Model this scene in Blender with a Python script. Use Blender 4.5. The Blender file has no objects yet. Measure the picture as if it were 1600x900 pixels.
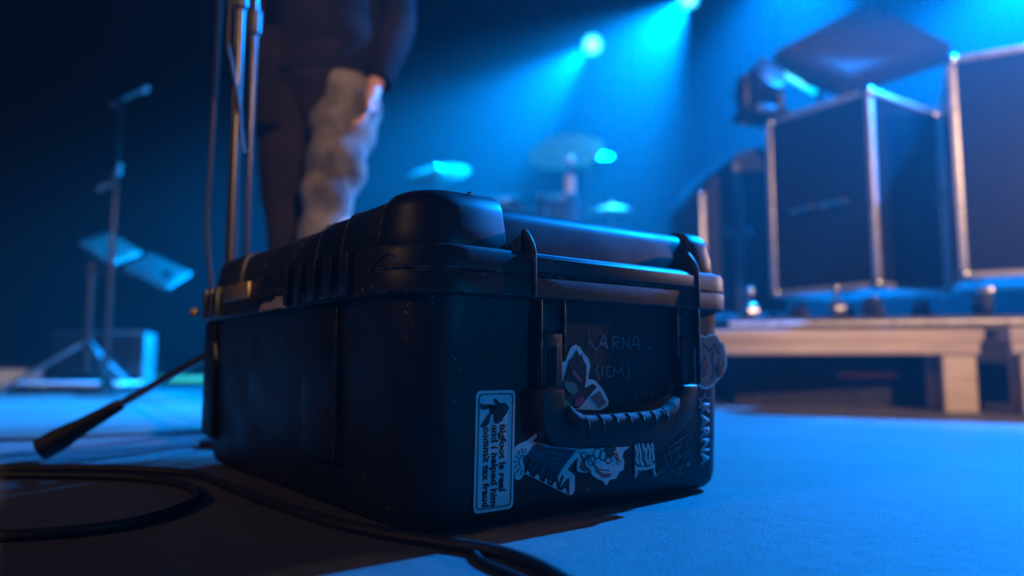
import bpy, bmesh, math, random
from mathutils import Vector, Matrix
from math import sin, cos, pi, radians as R
random.seed(7)
S = bpy.context.scene
C = S.collection

# ---------------------------------------------------------------- camera
cd = bpy.data.cameras.new('camera'); cam = bpy.data.objects.new('camera', cd); C.objects.link(cam)
cd.sensor_width = 36; cd.lens = 25.65
cam.location = (0, 0, .18); cam.rotation_euler = (R(90 + 5.76), 0, 0)
cd.dof.use_dof = True; cd.dof.focus_distance = .83; cd.dof.aperture_fstop = 1.75
cd.clip_start = .02; cd.clip_end = 60
S.camera = cam

# ---------------------------------------------------------------- world: dark hall with thin stage haze in the air
W = bpy.data.worlds.new('hall_air'); S.world = W; W.use_nodes = True
nt = W.node_tree; nt.nodes.clear()
wo = nt.nodes.new('ShaderNodeOutputWorld'); bg = nt.nodes.new('ShaderNodeBackground')
bg.inputs[0].default_value = (.01, .05, .16, 1); bg.inputs[1].default_value = .012
nt.links.new(bg.outputs[0], wo.inputs[0])
vs = nt.nodes.new('ShaderNodeVolumeScatter'); vs.inputs['Color'].default_value = (1, 1, 1, 1)
vs.inputs['Density'].default_value = .009; vs.inputs['Anisotropy'].default_value = .6
nt.links.new(vs.outputs[0], wo.inputs[1])

# ---------------------------------------------------------------- exposure and sampling of the air
S.view_settings.view_transform = 'Standard'; S.view_settings.look = 'None'
S.view_settings.gamma = 1; S.view_settings.use_curve_mapping = False
S.view_settings.exposure = 0
cy = S.cycles
cy.use_denoising = True; cy.volume_bounces = 0; cy.max_bounces = 6; cy.diffuse_bounces = 3
cy.use_light_tree = True; cy.sample_clamp_indirect = 4

# ---------------------------------------------------------------- lights (bare lamps; housings are built further down)
def spot(name, loc, aim, color, power, angle, blend=.4, radius=.05):
    d = bpy.data.lights.new(name, 'SPOT'); o = bpy.data.objects.new(name, d); C.objects.link(o)
    d.color = color; d.energy = power; d.spot_size = R(angle); d.spot_blend = blend; d.shadow_soft_size = radius
    o.location = loc
    o.rotation_euler = (Vector(aim) - Vector(loc)).to_track_quat('-Z', 'Y').to_euler()
    return o
BLUE = (.0, .23, 1.0); CYAN = (.0, .27, 1.0); WARM = (1.0, .60, .36)
KEY_POS = (2.75, 3.15, 2.8)
spot('blue_key_lamp', KEY_POS, (.1, 1.2, 0), BLUE, 4300, 84, .5, .03)
LAMP_A = (.753, 7.0, 3.279); LAMP_B = (1.735, 7.0, 3.76)
AIM_A = (-1.5, 4.2, .2); AIM_B = (-.7, 4.0, .1)
spot('beam_lamp', LAMP_A, AIM_A, CYAN, 10500, 36, .75, .06)
spot('beam_lamp', LAMP_B, AIM_B, CYAN, 17000, 40, .8, .06)
spot('beam_lamp', (3.4, 7.6, 5.2), (1.5, 5.1, .4), BLUE, 30000, 36, .7, .08)
spot('beam_lamp', (5.6, 7.2, 4.6), (2.4, 5.2, .6), BLUE, 26000, 40, .7, .08)
spot('cyan_side_lamp', (-1.2, 6.5, 4.6), (-2.2, 3.2, 0), (.0, .36, .9), 120, 30, .7, .08)
spot('warm_front_lamp', (4.2, -6.2, 3.9), (-1.40, 2.22, .35), WARM, 2900, 14, .3, .035)
spot('warm_case_lamp', (2.7, -4.4, 3.2), (1.95, 3.0, .75), WARM, 3400, 23, .5, .05)
spot('warm_drum_fill', (1.0, -4.6, 3.5), (.34, 4.7, 1.35), WARM, 1500, 7, .5, .05)  # added unseen lamp, put in only to brighten the drum microphone capsules
spot('warm_pole_lamp', (-3.6, -1.4, 2.6), (-.40, 1.28, .74), (1.0, .58, .30), 95, 29, .5, .05)
spot('blue_bounce_fill', (1.85, -.55, .34), (.15, .95, .16), (.0, .36, 1.0), 24, 34, .8, .12)  # added unseen lamp, stands in for blue bounce off the lit floor
spot('warm_low_lamp', (2.27, 2.20, .86), (.34, 1.06, .35), WARM, 60, 13, .6, .03)

# ---------------------------------------------------------------- helpers
def mat(name, col, rough=.5, metal=0, spec=.5, emit=None, es=0):
    m = bpy.data.materials.new(name); m.use_nodes = True
    b = m.node_tree.nodes['Principled BSDF']
    b.inputs['Base Color'].default_value = (*col, 1); b.inputs['Roughness'].default_value = rough
    b.inputs['Metallic'].default_value = metal; b.inputs['Specular IOR Level'].default_value = spec
    if emit: b.inputs['Emission Color'].default_value = (*emit, 1); b.inputs['Emission Strength'].default_value = es
    return m
def noisy(m, scale, c2, lo=.4, hi=.7, bump=0, bscale=None, rough2=None, detail=6, stretch=None):
    t = m.node_tree; N = t.nodes; L = t.links; b = N['Principled BSDF']
    tc = N.new('ShaderNodeTexCoord'); mp = N.new('ShaderNodeMapping'); L.new(tc.outputs['Object'], mp.inputs[0])
    if stretch: mp.inputs['Scale'].default_value = stretch
    n = N.new('ShaderNodeTexNoise'); n.inputs['Scale'].default_value = scale; n.inputs['Detail'].default_value = detail
    L.new(mp.outputs[0], n.inputs['Vector'])
    r = N.new('ShaderNodeValToRGB'); r.color_ramp.elements[0].position = lo; r.color_ramp.elements[1].position = hi
    r.color_ramp.elements[0].color = b.inputs['Base Color'].default_value[:]; r.color_ramp.elements[1].color = (*c2, 1)
    L.new(n.outputs['Fac'], r.inputs[0]); L.new(r.outputs[0], b.inputs['Base Color'])
    if rough2 is not None:
        q = N.new('ShaderNodeMapRange'); q.inputs['From Min'].default_value = lo; q.inputs['From Max'].default_value = hi
        q.inputs['To Min'].default_value = b.inputs['Roughness'].default_value; q.inputs['To Max'].default_value = rough2
        L.new(n.outputs['Fac'], q.inputs[0]); L.new(q.outputs[0], b.inputs['Roughness'])
    if bump:
        n2 = N.new('ShaderNodeTexNoise'); n2.inputs['Scale'].default_value = bscale or scale * 4; n2.inputs['Detail'].default_value = 5
        L.new(mp.outputs[0], n2.inputs['Vector'])
        bp = N.new('ShaderNodeBump'); bp.inputs['Strength'].default_value = bump; bp.inputs['Distance'].default_value = .002
        L.new(n2.outputs['Fac'], bp.inputs['Height']); L.new(bp.outputs[0], b.inputs['Normal'])
    return m

M = {}
# moulded plastic of the case: fine grain, dust specks, pale worn edges
def case_plastic(name, base, rough):
    m = mat(name, base, rough, 0, .38); t = m.node_tree; N = t.nodes; L = t.links; b = N['Principled BSDF']
    tc = N.new('ShaderNodeTexCoord')
    n1 = N.new('ShaderNodeTexNoise'); n1.inputs['Scale'].default_value = 160; n1.inputs['Detail'].default_value = 3
    n2 = N.new('ShaderNodeTexNoise'); n2.inputs['Scale'].default_value = 14; n2.inputs['Detail'].default_value = 5
    for n in (n1, n2): L.new(tc.outputs['Object'], n.inputs['Vector'])
    m1 = N.new('ShaderNodeMapRange'); m1.inputs[1].default_value = .66; m1.inputs[2].default_value = .72; L.new(n1.outputs['Fac'], m1.inputs[0])
    m2 = N.new('ShaderNodeMapRange'); m2.inputs[1].default_value = .5; m2.inputs[2].default_value = .68; L.new(n2.outputs['Fac'], m2.inputs[0])
    sp = N.new('ShaderNodeMath'); sp.operation = 'MULTIPLY'; L.new(m1.outputs[0], sp.inputs[0]); L.new(m2.outputs[0], sp.inputs[1])
    bv = N.new('ShaderNodeBevel'); bv.samples = 3; bv.inputs['Radius'].default_value = .0022
    ge = N.new('ShaderNodeNewGeometry'); dt = N.new('ShaderNodeVectorMath'); dt.operation = 'DOT_PRODUCT'
    L.new(bv.outputs[0], dt.inputs[0]); L.new(ge.outputs['Normal'], dt.inputs[1])
    er = N.new('ShaderNodeMapRange'); er.inputs[1].default_value = .985; er.inputs[2].default_value = .93; L.new(dt.outputs['Value'], er.inputs[0])
    n3 = N.new('ShaderNodeTexNoise'); n3.inputs['Scale'].default_value = 90; n3.inputs['Detail'].default_value = 4; L.new(tc.outputs['Object'], n3.inputs['Vector'])
    m3 = N.new('ShaderNodeMapRange'); m3.inputs[1].default_value = .47; m3.inputs[2].default_value = .62; L.new(n3.outputs['Fac'], m3.inputs[0])
    ew = N.new('ShaderNodeMath'); ew.operation = 'MULTIPLY'; L.new(er.outputs[0], ew.inputs[0]); L.new(m3.outputs[0], ew.inputs[1])
    mx = N.new('ShaderNodeMath'); mx.operation = 'MAXIMUM'; L.new(sp.outputs[0], mx.inputs[0]); L.new(ew.outputs[0], mx.inputs[1])
    mc = N.new('ShaderNodeMixRGB'); mc.inputs[1].default_value = (*base, 1); mc.inputs[2].default_value = (.42, .34, .28, 1)
    L.new(mx.outputs[0], mc.inputs[0]); L.new(mc.outputs[0], b.inputs['Base Color'])
    rr = N.new('ShaderNodeMapRange'); rr.inputs[1].default_value = .35; rr.inputs[2].default_value = .7
    rr.inputs[3].default_value = rough - .06; rr.inputs[4].default_value = rough + .14; L.new(n2.outputs['Fac'], rr.inputs[0]); L.new(rr.outputs[0], b.inputs['Roughness'])
    n4 = N.new('ShaderNodeTexNoise'); n4.inputs['Scale'].default_value = 900; L.new(tc.outputs['Object'], n4.inputs['Vector'])
    bp = N.new('ShaderNodeBump'); bp.inputs['Strength'].default_value = .12; bp.inputs['Distance'].default_value = .0006
    L.new(n4.outputs['Fac'], bp.inputs['Height']); L.new(bp.outputs[0], b.inputs['Normal'])
    return m
M['plastic'] = case_plastic('black_case_plastic', (.010, .010, .012), .44)
M['plastic2'] = case_plastic('black_latch_plastic', (.014, .014, .016), .42)
M['wornseam'] = noisy(mat('worn_plastic_seam', (.26, .22, .19), .6), 140, (.02, .02, .02), .45, .6)
M['slot'] = mat('dark_slot', (.002, .002, .002), .9)
M['grip'] = noisy(mat('grip_rubber', (.045, .034, .028), .75, 0, .25), 90, (.06, .05, .045), bump=.2)
M['sticker'] = noisy(mat('white_vinyl', (.66, .78, .80), .45), 30, (.56, .68, .70))
M['sticker_grey'] = noisy(mat('grey_pink_vinyl', (.16, .15, .17), .5), 60, (.26, .17, .17), .45, .6)
M['ink'] = mat('black_ink', (.008, .008, .01), .45)
M['paleink'] = mat('pale_print', (.30, .36, .38), .5)
M['redink'] = mat('red_ink', (.5, .06, .05), .45)
M['greenink'] = mat('green_ink', (.06, .26, .2), .45)
M['pinkink'] = mat('pink_ink', (.45, .08, .16), .45)
M['purpleink'] = mat('purple_ink', (.035, .03, .06), .45)
M['dimink'] = mat('grey_ink', (.10, .13, .15), .5)
M['marker'] = noisy(mat('silver_marker', (.30, .34, .36), .5), 300, (.12, .14, .15))
M['tape'] = noisy(mat('torn_tape', (.62, .45, .36), .8), 120, (.35, .25, .2), bump=.6)
M['brass'] = noisy(mat('worn_brass_plate', (.34, .24, .11), .4, .5), 60, (.12, .09, .06))
M['steel'] = noisy(mat('dull_steel', (.5, .5, .5), .3, 1), 60, (.3, .3, .3))
M['chrome'] = mat('chrome', (.8, .8, .8), .12, 1)
M['alu'] = noisy(mat('scuffed_aluminium', (.68, .66, .64), .42, .75), 40, (.35, .34, .33), .45, .75, bump=.3)
M['blackmetal'] = noisy(mat('black_metal', (.02, .02, .022), .35, .3), 50, (.05, .05, .05))
M['blackpole'] = mat('satin_black_pole', (.05, .045, .04), .28, .6)
M['bluepole'] = mat('dark_polished_pole', (.03, .035, .045), .22, .3)
M['rubber'] = noisy(mat('black_rubber', (.012, .012, .013), .6), 80, (.03, .03, .03), bump=.2)
M['cable'] = noisy(mat('black_cable', (.010, .010, .011), .5), 250, (.035, .03, .028), .5, .75, bump=.35, bscale=700)
M['laminate'] = noisy(mat('dark_case_laminate', (.007, .008, .011), .24), 30, (.013, .013, .016), bump=.15, bscale=200)
M['carpetcover'] = noisy(mat('dark_cover_cloth', (.02, .022, .028), .9, 0, .08), 40, (.04, .04, .05), bump=.5)
M['wood'] = noisy(mat('pale_painted_wood', (.42, .34, .27), .6), 12, (.3, .24, .19), bump=.3, stretch=(.3, 4, 4))
M['deck'] = noisy(mat('black_deck', (.02, .02, .022), .6), 20, (.04, .04, .04), bump=.3)
M['lens'] = mat('lamp_lens', (.1, .5, .6), .2, 0, .5, (.02, .66, 1.0), 2.2)
M['lens_core'] = mat('lamp_lens_core', (.3, .8, .8), .2, 0, .5, (.22, .95, 1.0), 3.0)
M['tube'] = mat('led_tube_glow', (.1, .6, .7), .3, 0, .5, (.0, .62, 1.0), 2.0)
M['led'] = mat('led_strip_glow', (.1, .6, .4), .3, 0, .5, (.04, .62, .55), .9)
M['ledgreen'] = mat('green_indicator', (.1, .6, .2), .3, 0, .5, (.2, .8, .3), 1.2)
M['ledred'] = mat('red_indicator', (.6, .1, .05), .3, 0, .5, (1, .12, .05), 1.0)
M['cymbal'] = noisy(mat('bronze_cymbal', (.45, .42, .32), .5, .3), 40, (.5, .4, .25))
M['drumshell'] = mat('dark_drum_lacquer', (.03, .035, .05), .25, .1)
M['drumhead'] = noisy(mat('white_drumhead', (.6, .6, .6), .5), 30, (.5, .5, .5))
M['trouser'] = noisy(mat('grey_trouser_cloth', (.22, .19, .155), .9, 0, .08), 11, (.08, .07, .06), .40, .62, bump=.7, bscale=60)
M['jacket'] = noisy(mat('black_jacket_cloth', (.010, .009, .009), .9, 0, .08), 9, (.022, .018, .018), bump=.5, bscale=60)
M['shadedtrouser'] = noisy(mat('shaded_trouser_cloth', (.026, .018, .016), .9, 0, .08), 9, (.016, .012, .011), bump=.5)  # shade on the left leg and seat painted into a darker trouser colour
M['skin'] = noisy(mat('skin', (.62, .33, .24), .5), 20, (.55, .27, .2))
M['hair'] = noisy(mat('dark_hair', (.03, .02, .015), .6), 60, (.06, .04, .03), bump=.5)
M['shoe'] = mat('black_shoe_leather', (.02, .02, .02), .4)
M['eye'] = mat('eye_white', (.7, .7, .7), .3)
M['lip'] = mat('lip', (.5, .18, .16), .5)
M['curtain'] = noisy(mat('black_drape', (.006, .007, .010), .95, 0, .08), 8, (.010, .011, .015), bump=.3)

# stage floor: dark scuffed stage paint
fm = mat('stage_floor_paint', (.16, .14, .125), .5, 0, .45); M['floor'] = fm
t = fm.node_tree; N = t.nodes; L = t.links; b = N['Principled BSDF']
tc = N.new('ShaderNodeTexCoord')
def nz(scale, detail=6, rough=.6):
    n = N.new('ShaderNodeTexNoise'); n.inputs['Scale'].default_value = scale; n.inputs['Detail'].default_value = detail
    n.inputs['Roughness'].default_value = rough; L.new(tc.outputs['Object'], n.inputs['Vector']); return n
a1, a2, a3 = nz(2.2, 5), nz(38, 8, .7), nz(260, 4, .7)
cr = N.new('ShaderNodeValToRGB'); e = cr.color_ramp.elements; e[0].position = .3; e[0].color = (.08, .076, .072, 1); e[1].position = .66; e[1].color = (.185, .175, .165, 1)
mixf = N.new('ShaderNodeMixRGB'); mixf.inputs[0].default_value = .5; L.new(a1.outputs['Fac'], mixf.inputs[1]); L.new(a2.outputs['Fac'], mixf.inputs[2])
L.new(mixf.outputs[0], cr.inputs[0])
wv = N.new('ShaderNodeTexVoronoi'); wv.feature = 'DISTANCE_TO_EDGE'; wv.inputs['Scale'].default_value = 9
mpv = N.new('ShaderNodeMapping'); mpv.inputs['Scale'].default_value = (1, 5, 1); mpv.inputs['Rotation'].default_value = (0, 0, .6)
L.new(tc.outputs['Object'], mpv.inputs[0]); L.new(mpv.outputs[0], wv.inputs['Vector'])
sr = N.new('ShaderNodeMapRange'); sr.inputs[1].default_value = .0; sr.inputs[2].default_value = .012; sr.inputs[3].default_value = .22; sr.inputs[4].default_value = 0
L.new(wv.outputs['Distance'], sr.inputs[0])
sm = N.new('ShaderNodeMath'); sm.operation = 'MULTIPLY'; L.new(sr.outputs[0], sm.inputs[0]); L.new(a1.outputs['Fac'], sm.inputs[1])
mf = N.new('ShaderNodeMixRGB'); mf.inputs[2].default_value = (.34, .31, .28, 1); L.new(sm.outputs[0], mf.inputs[0]); L.new(cr.outputs[0], mf.inputs[1])
L.new(mf.outputs[0], b.inputs['Base Color'])
ad = N.new('ShaderNodeMath'); ad.operation = 'ADD'; L.new(a2.outputs['Fac'], ad.inputs[0]); L.new(a3.outputs['Fac'], ad.inputs[1])
bp = N.new('ShaderNodeBump'); bp.inputs['Strength'].default_value = .9; bp.inputs['Distance'].default_value = .004
L.new(ad.outputs[0], bp.inputs['Height']); L.new(bp.outputs[0], b.inputs['Normal'])

def tag(o, label=None, cat=None, group=None, kind=None):
    if label: o['label'] = label
    if cat: o['category'] = cat
    if group: o['group'] = group
    if kind: o['kind'] = kind
    return o
def empty(name, loc=(0, 0, 0), rz=0, parent=None):
    o = bpy.data.objects.new(name, None); C.objects.link(o); o.location = loc; o.rotation_euler = (0, 0, rz)
    o.empty_display_size = .05; o.parent = parent
    return o
def obj(name, bm, m, parent=None, smooth=True, bevel=0, ang=35, seg=2, loc=None, rot=None):
    me = bpy.data.meshes.new(name)
    bmesh.ops.recalc_face_normals(bm, faces=bm.faces)
    bm.to_mesh(me); bm.free()
    o = bpy.data.objects.new(name, me); C.objects.link(o); me.materials.append(m); o.parent = parent
    if bevel:
        md = o.modifiers.new('bevel', 'BEVEL'); md.width = bevel; md.segments = seg; md.limit_method = 'ANGLE'; md.angle_limit = R(30)
    if smooth:
        me.polygons.foreach_set('use_smooth', [True] * len(me.polygons))
        if not bevel: me.set_sharp_from_angle(angle=R(ang))
    if loc is not None: o.location = loc
    if rot is not None: o.rotation_euler = rot
    return o
def box(bm, x0, x1, y0, y1, z0, z1, mx=None):
    vs = [bm.verts.new((x, y, z)) for z in (z0, z1) for x, y in ((x0, y0), (x1, y0), (x1, y1), (x0, y1))]
    for q in ((0, 3, 2, 1), (4, 5, 6, 7), (0, 1, 5, 4), (1, 2, 6, 5), (2, 3, 7, 6), (3, 0, 4, 7)):
        bm.faces.new([vs[i] for i in q])
    if mx: bmesh.ops.transform(bm, matrix=mx, verts=vs)
    return bm
def B(*a, mx=None): return box(bmesh.new(), *a, mx=mx)
def smooth_path(pts, n=8):
    P = [Vector(p) for p in pts]; out = []
    for i in range(len(P) - 1):
        p0 = P[max(i - 1, 0)]; p1 = P[i]; p2 = P[i + 1]; p3 = P[min(i + 2, len(P) - 1)]
        for k in range(n):
            s = k / n
            out.append(.5 * ((2 * p1) + (p2 - p0) * s + (2 * p0 - 5 * p1 + 4 * p2 - p3) * s * s + (3 * p1 - p0 - 3 * p2 + p3) * s ** 3))
    out.append(P[-1]); return out
def tube(bm, pts, r, n=10, smooth=0):
    if smooth:
        if isinstance(r, (list, tuple)): r = [p.z for p in smooth_path([(i, 0, q) for i, q in enumerate(r)], smooth)]
        pts = smooth_path(pts, smooth)
    P = [Vector(p) for p in pts]; rs = r if isinstance(r, (list, tuple)) else [r] * len(P)
    up = None; rings = []
    for i, p in enumerate(P):
        d = (P[min(i + 1, len(P) - 1)] - P[max(i - 1, 0)]).normalized()
        if up is None: up = Vector((0, 0, 1)) if abs(d.z) < .9 else Vector((1, 0, 0))
        s = d.cross(up).normalized(); up = s.cross(d).normalized()
        rings.append([bm.verts.new(p + (s * cos(2 * pi * k / n) + up * sin(2 * pi * k / n)) * rs[i]) for k in range(n)])
    for a, c in zip(rings, rings[1:]):
        for k in range(n): bm.faces.new((a[k], a[(k + 1) % n], c[(k + 1) % n], c[k]))
    bm.faces.new(rings[0][::-1]); bm.faces.new(rings[-1])
    return bm
def T(pts, r, n=10, smooth=0): return tube(bmesh.new(), pts, r, n, smooth)
def lathe(bm, prof, n=32, mx=None):
    rings = []
    for (r, z) in prof:
        rings.append([bm.verts.new((max(r, 1e-4) * cos(2 * pi * k / n), max(r, 1e-4) * sin(2 * pi * k / n), z)) for k in range(n)])
    for a, c in zip(rings, rings[1:]):
        for k in range(n): bm.faces.new((a[k], a[(k + 1) % n], c[(k + 1) % n], c[k]))
    bm.faces.new(rings[0][::-1]); bm.faces.new(rings[-1])
    if mx: bmesh.ops.transform(bm, matrix=mx, verts=[v for q in rings for v in q])
    return bm
def LA(prof, n=32, mx=None): return lathe(bmesh.new(), prof, n, mx)
def prism(bm, poly, y0, y1, plane='xz', mx=None):
    f = {'xz': lambda a, b, c: (a, c, b), 'xy': lambda a, b, c: (a, b, c), 'yz': lambda a, b, c: (c, a, b)}[plane]
    lo = [bm.verts.new(f(a, b_, y0)) for a, b_ in poly]; hi = [bm.verts.new(f(a, b_, y1)) for a, b_ in poly]
    bm.faces.new(lo[::-1]); bm.faces.new(hi); n = len(poly)
    for i in range(n): bm.faces.new((lo[i], lo[(i + 1) % n], hi[(i + 1) % n], hi[i]))
    if mx: bmesh.ops.transform(bm, matrix=mx, verts=lo + hi)
    return bm
def PR(*a, **k): return prism(bmesh.new(), *a, **k)

# ================================================================ the setting
obj('floor', B(-9, 9, -3, 13, -.05, 0), M['floor'], smooth=False)['kind'] = 'structure'
def drape(name, p0, p1, h, amp=.06, pitch=.28):
    bm = bmesh.new(); a = Vector(p0); d = Vector(p1) - a; n = int(d.length / pitch * 6); nn = Vector((-d.y, d.x, 0)).normalized(); prev = None
    for i in range(n + 1):
        q = a + d * i / n + nn * amp * sin(2 * pi * i / 6) + nn * .03 * sin(i * .37)
        cur = [bm.verts.new((q.x, q.y, 0)), bm.verts.new((q.x, q.y, h)), bm.verts.new((q.x + nn.x * .02, q.y + nn.y * .02, h)), bm.verts.new((q.x + nn.x * .02, q.y + nn.y * .02, 0))]
        if prev:
            for k in range(4): bm.faces.new((prev[k], cur[k], cur[(k + 1) % 4], prev[(k + 1) % 4]))
        prev = cur
    o = obj(name, bm, M['curtain'], ang=80); o['kind'] = 'structure'; return o
drape('wall_back', (-9, 10.8, 0), (9, 10.8, 0), 7)
drape('wall_left', (-5.6, -2.5, 0), (-5.6, 10.7, 0), 7)
drape('wall_right', (8.6, 10.7, 0), (8.6, -2.5, 0), 7)

# ================================================================ the equipment case
CASE = empty('equipment_case', (-.0993, .7429, 0), R(37.7))
tag(CASE, 'large black moulded plastic transport case covered with stickers, standing on the stage floor', 'case')
CW, CL = .507, .735
def rrect(out, z, r=.055, n=9):
    pts = []
    rr = [r + out, r - .015 + out, r - .005 + out, r + out]
    x0, x1, y0, y1 = -out, CW + out, -out, CL + out
    for (cx, cy_, a0, rad) in ((x0, y0, 180, rr[0]), (x1, y0, 270, rr[1]), (x1, y1, 0, rr[2]), (x0, y1, 90, rr[3])):
        sx = 1 if cx == x0 else -1; sy = 1 if cy_ == y0 else -1
        for k in range(n + 1):
            a = R(a0 + 90 * k / n)
            pts.append((cx + sx * rad + rad * cos(a), cy_ + sy * rad + rad * sin(a), z))
    return pts
def loft(levels, cap0=True, cap1=True):
    bm = bmesh.new(); rings = [[bm.verts.new(p) for p in rrect(o_, z)] for o_, z in levels]; n = len(rings[0])
    for a, c in zip(rings, rings[1:]):
        for k in range(n): bm.faces.new((a[k], a[(k + 1) % n], c[(k + 1) % n], c[k]))
    if cap0: bm.faces.new(rings[0][::-1])
    if cap1: bm.faces.new(rings[-1])
    return bm
obj('body', loft([(-.022, .003), (-.012, .006), (-.004, .014), (0, .026), (.004, .12), (.008, .251)]), M['plastic'], CASE)
obj('body_rim', loft([(.006, .2495), (.018, .2505), (.0205, .253), (.0215, .2735), (.0205, .2752)]), M['plastic'], CASE)
obj('lid_rim', loft([(.0195, .2762), (.0210, .2775), (.0205, .297), (.018, .3015), (.012, .3035), (.0, .304)]), M['plastic'], CASE)
# rubber seal seen as the dark joint between the two rims
obj('seal', loft([(.016, .2745), (.016, .277)]), M['slot'], CASE)
def lid_shell(d, top=0):
    L_ = [(.0065 + d, .300), (.004 + d, .325), (.0005 + d, .339)]
    for k in range(1, 7):
        a = k / 6 * pi / 2
        L_.append((.0005 + d - .027 * (1 - cos(a)), .339 + (.025 + top) * sin(a)))
    return loft(L_)
def cut(bm, co, no):   # keep the side the normal points to
    g = bm.verts[:] + bm.edges[:] + bm.faces[:]
    r_ = bmesh.ops.bisect_plane(bm, geom=g, plane_co=co, plane_no=no, clear_inner=True)
    ed = [x for x in r_['geom_cut'] if isinstance(x, bmesh.types.BMEdge)]
    if ed: bmesh.ops.holes_fill(bm, edges=ed, sides=0)
    return bm
obj('lid', lid_shell(-.007, -.004), M['plastic'], CASE)
def lid_piece(d, cuts, top=0):
    bm = lid_shell(d, top)
    for co, no in cuts: cut(bm, co, no)
    obj('lid_panel', bm, M['plastic'], CASE, bevel=.0018)
lid_piece(0.002, [((0, .066, 0), (0, -1, 0)), ((.112, 0, 0), (-1, 0, 0))], .004)
lid_piece(-.0015, [((0, .068, 0), (0, 1, 0)), ((0, .168, 0), (0, -1, 0))])
lid_piece(-.004, [((0, .170, 0), (0, 1, 0)), ((0, .252, 0), (0, -1, 0))], -.001)
lid_piece(-.002, [((0, .56, 0), (0, 1, 0))], -.002)
lid_piece(0.0, [((.442, 0, 0), (1, 0, 0)), ((0, .10, 0), (0, -1, 0))])
for v_, d_ in ((.067, .0022), (.169, -.0012), (.253, -.0038)):   # worn parting seams between the lid panels
    sp_ = [(-(.0065 + d_), v_, .305), (-(.004 + d_), v_, .325), (-(.0005 + d_), v_, .339)] + [(-(.0005 + d_) + .027 * (1 - cos(k / 6 * pi / 2)), v_, .339 + .0255 * sin(k / 6 * pi / 2)) for k in range(1, 7)] + [(.10, v_, .3645)]
    obj('lid_seam', T(sp_, .0009, 6), M['wornseam'], CASE)
# screw on the raised corner
obj('screw', LA([(.003, 0), (.003, .0012), (.0012, .0016)], 14), M['steel'], CASE, loc=(.075, .012, .3665))
# arc shaped finger notch on the rim corner
arc = []
for k in range(17):
    s = k / 16; th = R(182 + 36 * s); rad = .055 + .0212
    arc.append((.055 + rad * cos(th), .055 + rad * sin(th), .2772 + .0145 * sin(pi * s)))
obj('notch_ridge', T(arc, .0009, 6), M['plastic'], CASE)
# left side: rib bosses and hinge teeth
for (v0, v1, z0, out) in ((.160, .262, .058, .013), (.655, .715, .05, .013)):
    obj('side_boss', PR([(-out, z0 + .006), (-out, .249), (.01, .249), (.01, z0 - .010)], v0, v1, 'xz'), M['plastic'], CASE, bevel=.002)
for (a, c) in ((.100, .122), (.146, .168), (.193, .214), (.240, .260), (.283, .297), (.600, .615), (.632, .647), (.664, .679)):
    obj('hinge_tooth', B(-.0285, -.018, a, c, .2535, .3035), M['plastic2'], CASE, bevel=.0016)
for (a, c) in ((.122, .146), (.168, .193), (.214, .240), (.615, .632), (.647, .664)):
    obj('hinge_ledge', B(-.0265, -.018, a, c, .2535, .267), M['plastic2'], CASE, bevel=.001)
obj('hinge_plate', B(-.0245, -.018, .452, .575, .2745, .3005), M['brass'], CASE, bevel=.001)['label'] = 'worn tan metal hinge plate'
def jag(pts, k=.0016, n=4):
    out = []
    for i in range(len(pts)):
        a = Vector(pts[i]); c = Vector(pts[(i + 1) % len(pts)])
        for j in range(n):
            q = a.lerp(c, j / n); out.append((q.x + random.uniform(-k, k), q.y + random.uniform(-k, k)))
    return out
obj('tape_scrap', PR(jag([(.298, .2515), (.299, .2665), (.335, .268), (.36, .262), (.395, .2625), (.402, .2515)], .0018), -.0232, -.0205, 'yz'), M['tape'], CASE)['label'] = 'torn beige tape scrap'
bm = bmesh.new(); bmesh.ops.create_uvsphere(bm, u_segments=16, v_segments=10, radius=.0085)
obj('hinge_pin', bm, M['brass'], CASE, loc=(-.024, CL + .010, .269))

def fv(z): return -.008 * max(0, min(z, .25)) / .25 - .0004   # y of the drafted front face at height z
# latches, fins and handle brackets
for (u0, u1, wide) in ((.1475, .1895, 0), (.386, .4285, 1)):
    # outer and inner bracket walls
    ow = (u0, u0 + .0035) if not wide else (u1 - .0035, u1)
    iw = (u1 - .0035, u1) if not wide else (u0, u0 + .0035)
    obj('bracket_wall', B(*ow, -.024, 0, .150, .2505), M['plastic2'], CASE, bevel=.0012)
    obj('bracket_wall', B(*iw, -.020, 0, .183, .2505), M['plastic2'], CASE, bevel=.0012)
    # latch: upper plate and lower plate with the slot
    obj('latch_plate', B(u0 + .0055, u1 - .0055, -.0155, -.002, .214, .249), M['plastic2'], CASE, bevel=.0015)
    la = obj('latch', PR([(u0 + .007, .150), (u0 + .007, .2125), (u1 - .006, .2125), (u1 - .006, .150)], -.0205, -.004, 'xz'), M['plastic2'], CASE, bevel=.0025)
    so = u0 + .0115 if not wide else u0 + .0185
    obj('slot', B(so, so + .0135, -.0212, -.019, .152, .195), M['slot'], la, bevel=.003)
    obj('slot_edge', T([(so + .0142, -.0213, .198), (so + .0142, -.0213, .1515), (so + .001, -.0213, .1508)], .0008, 6), M['steel'], la)
    # fin standing on the rim
    fu = (.1375, .1415) if not wide else (.4245, .4285)
    prof = [(.0, .300), (-.0005, .3275), (-.004, .3315), (-.009, .330), (-.016, .322), (-.0225, .312), (-.0255, .303), (-.026, .252), (-.019, .2495), (-.019, .300)]
    obj('latch_fin', PR(prof, *fu, 'yz'), M['plastic2'], CASE, bevel=.0013)
obj('rim_strip', PR([(-.0195, .2785), (-.0245, .280), (-.0245, .296), (-.0195, .3008)], .1415, .4245, 'yz'), M['plastic'], CASE, bevel=.0015)

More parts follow.
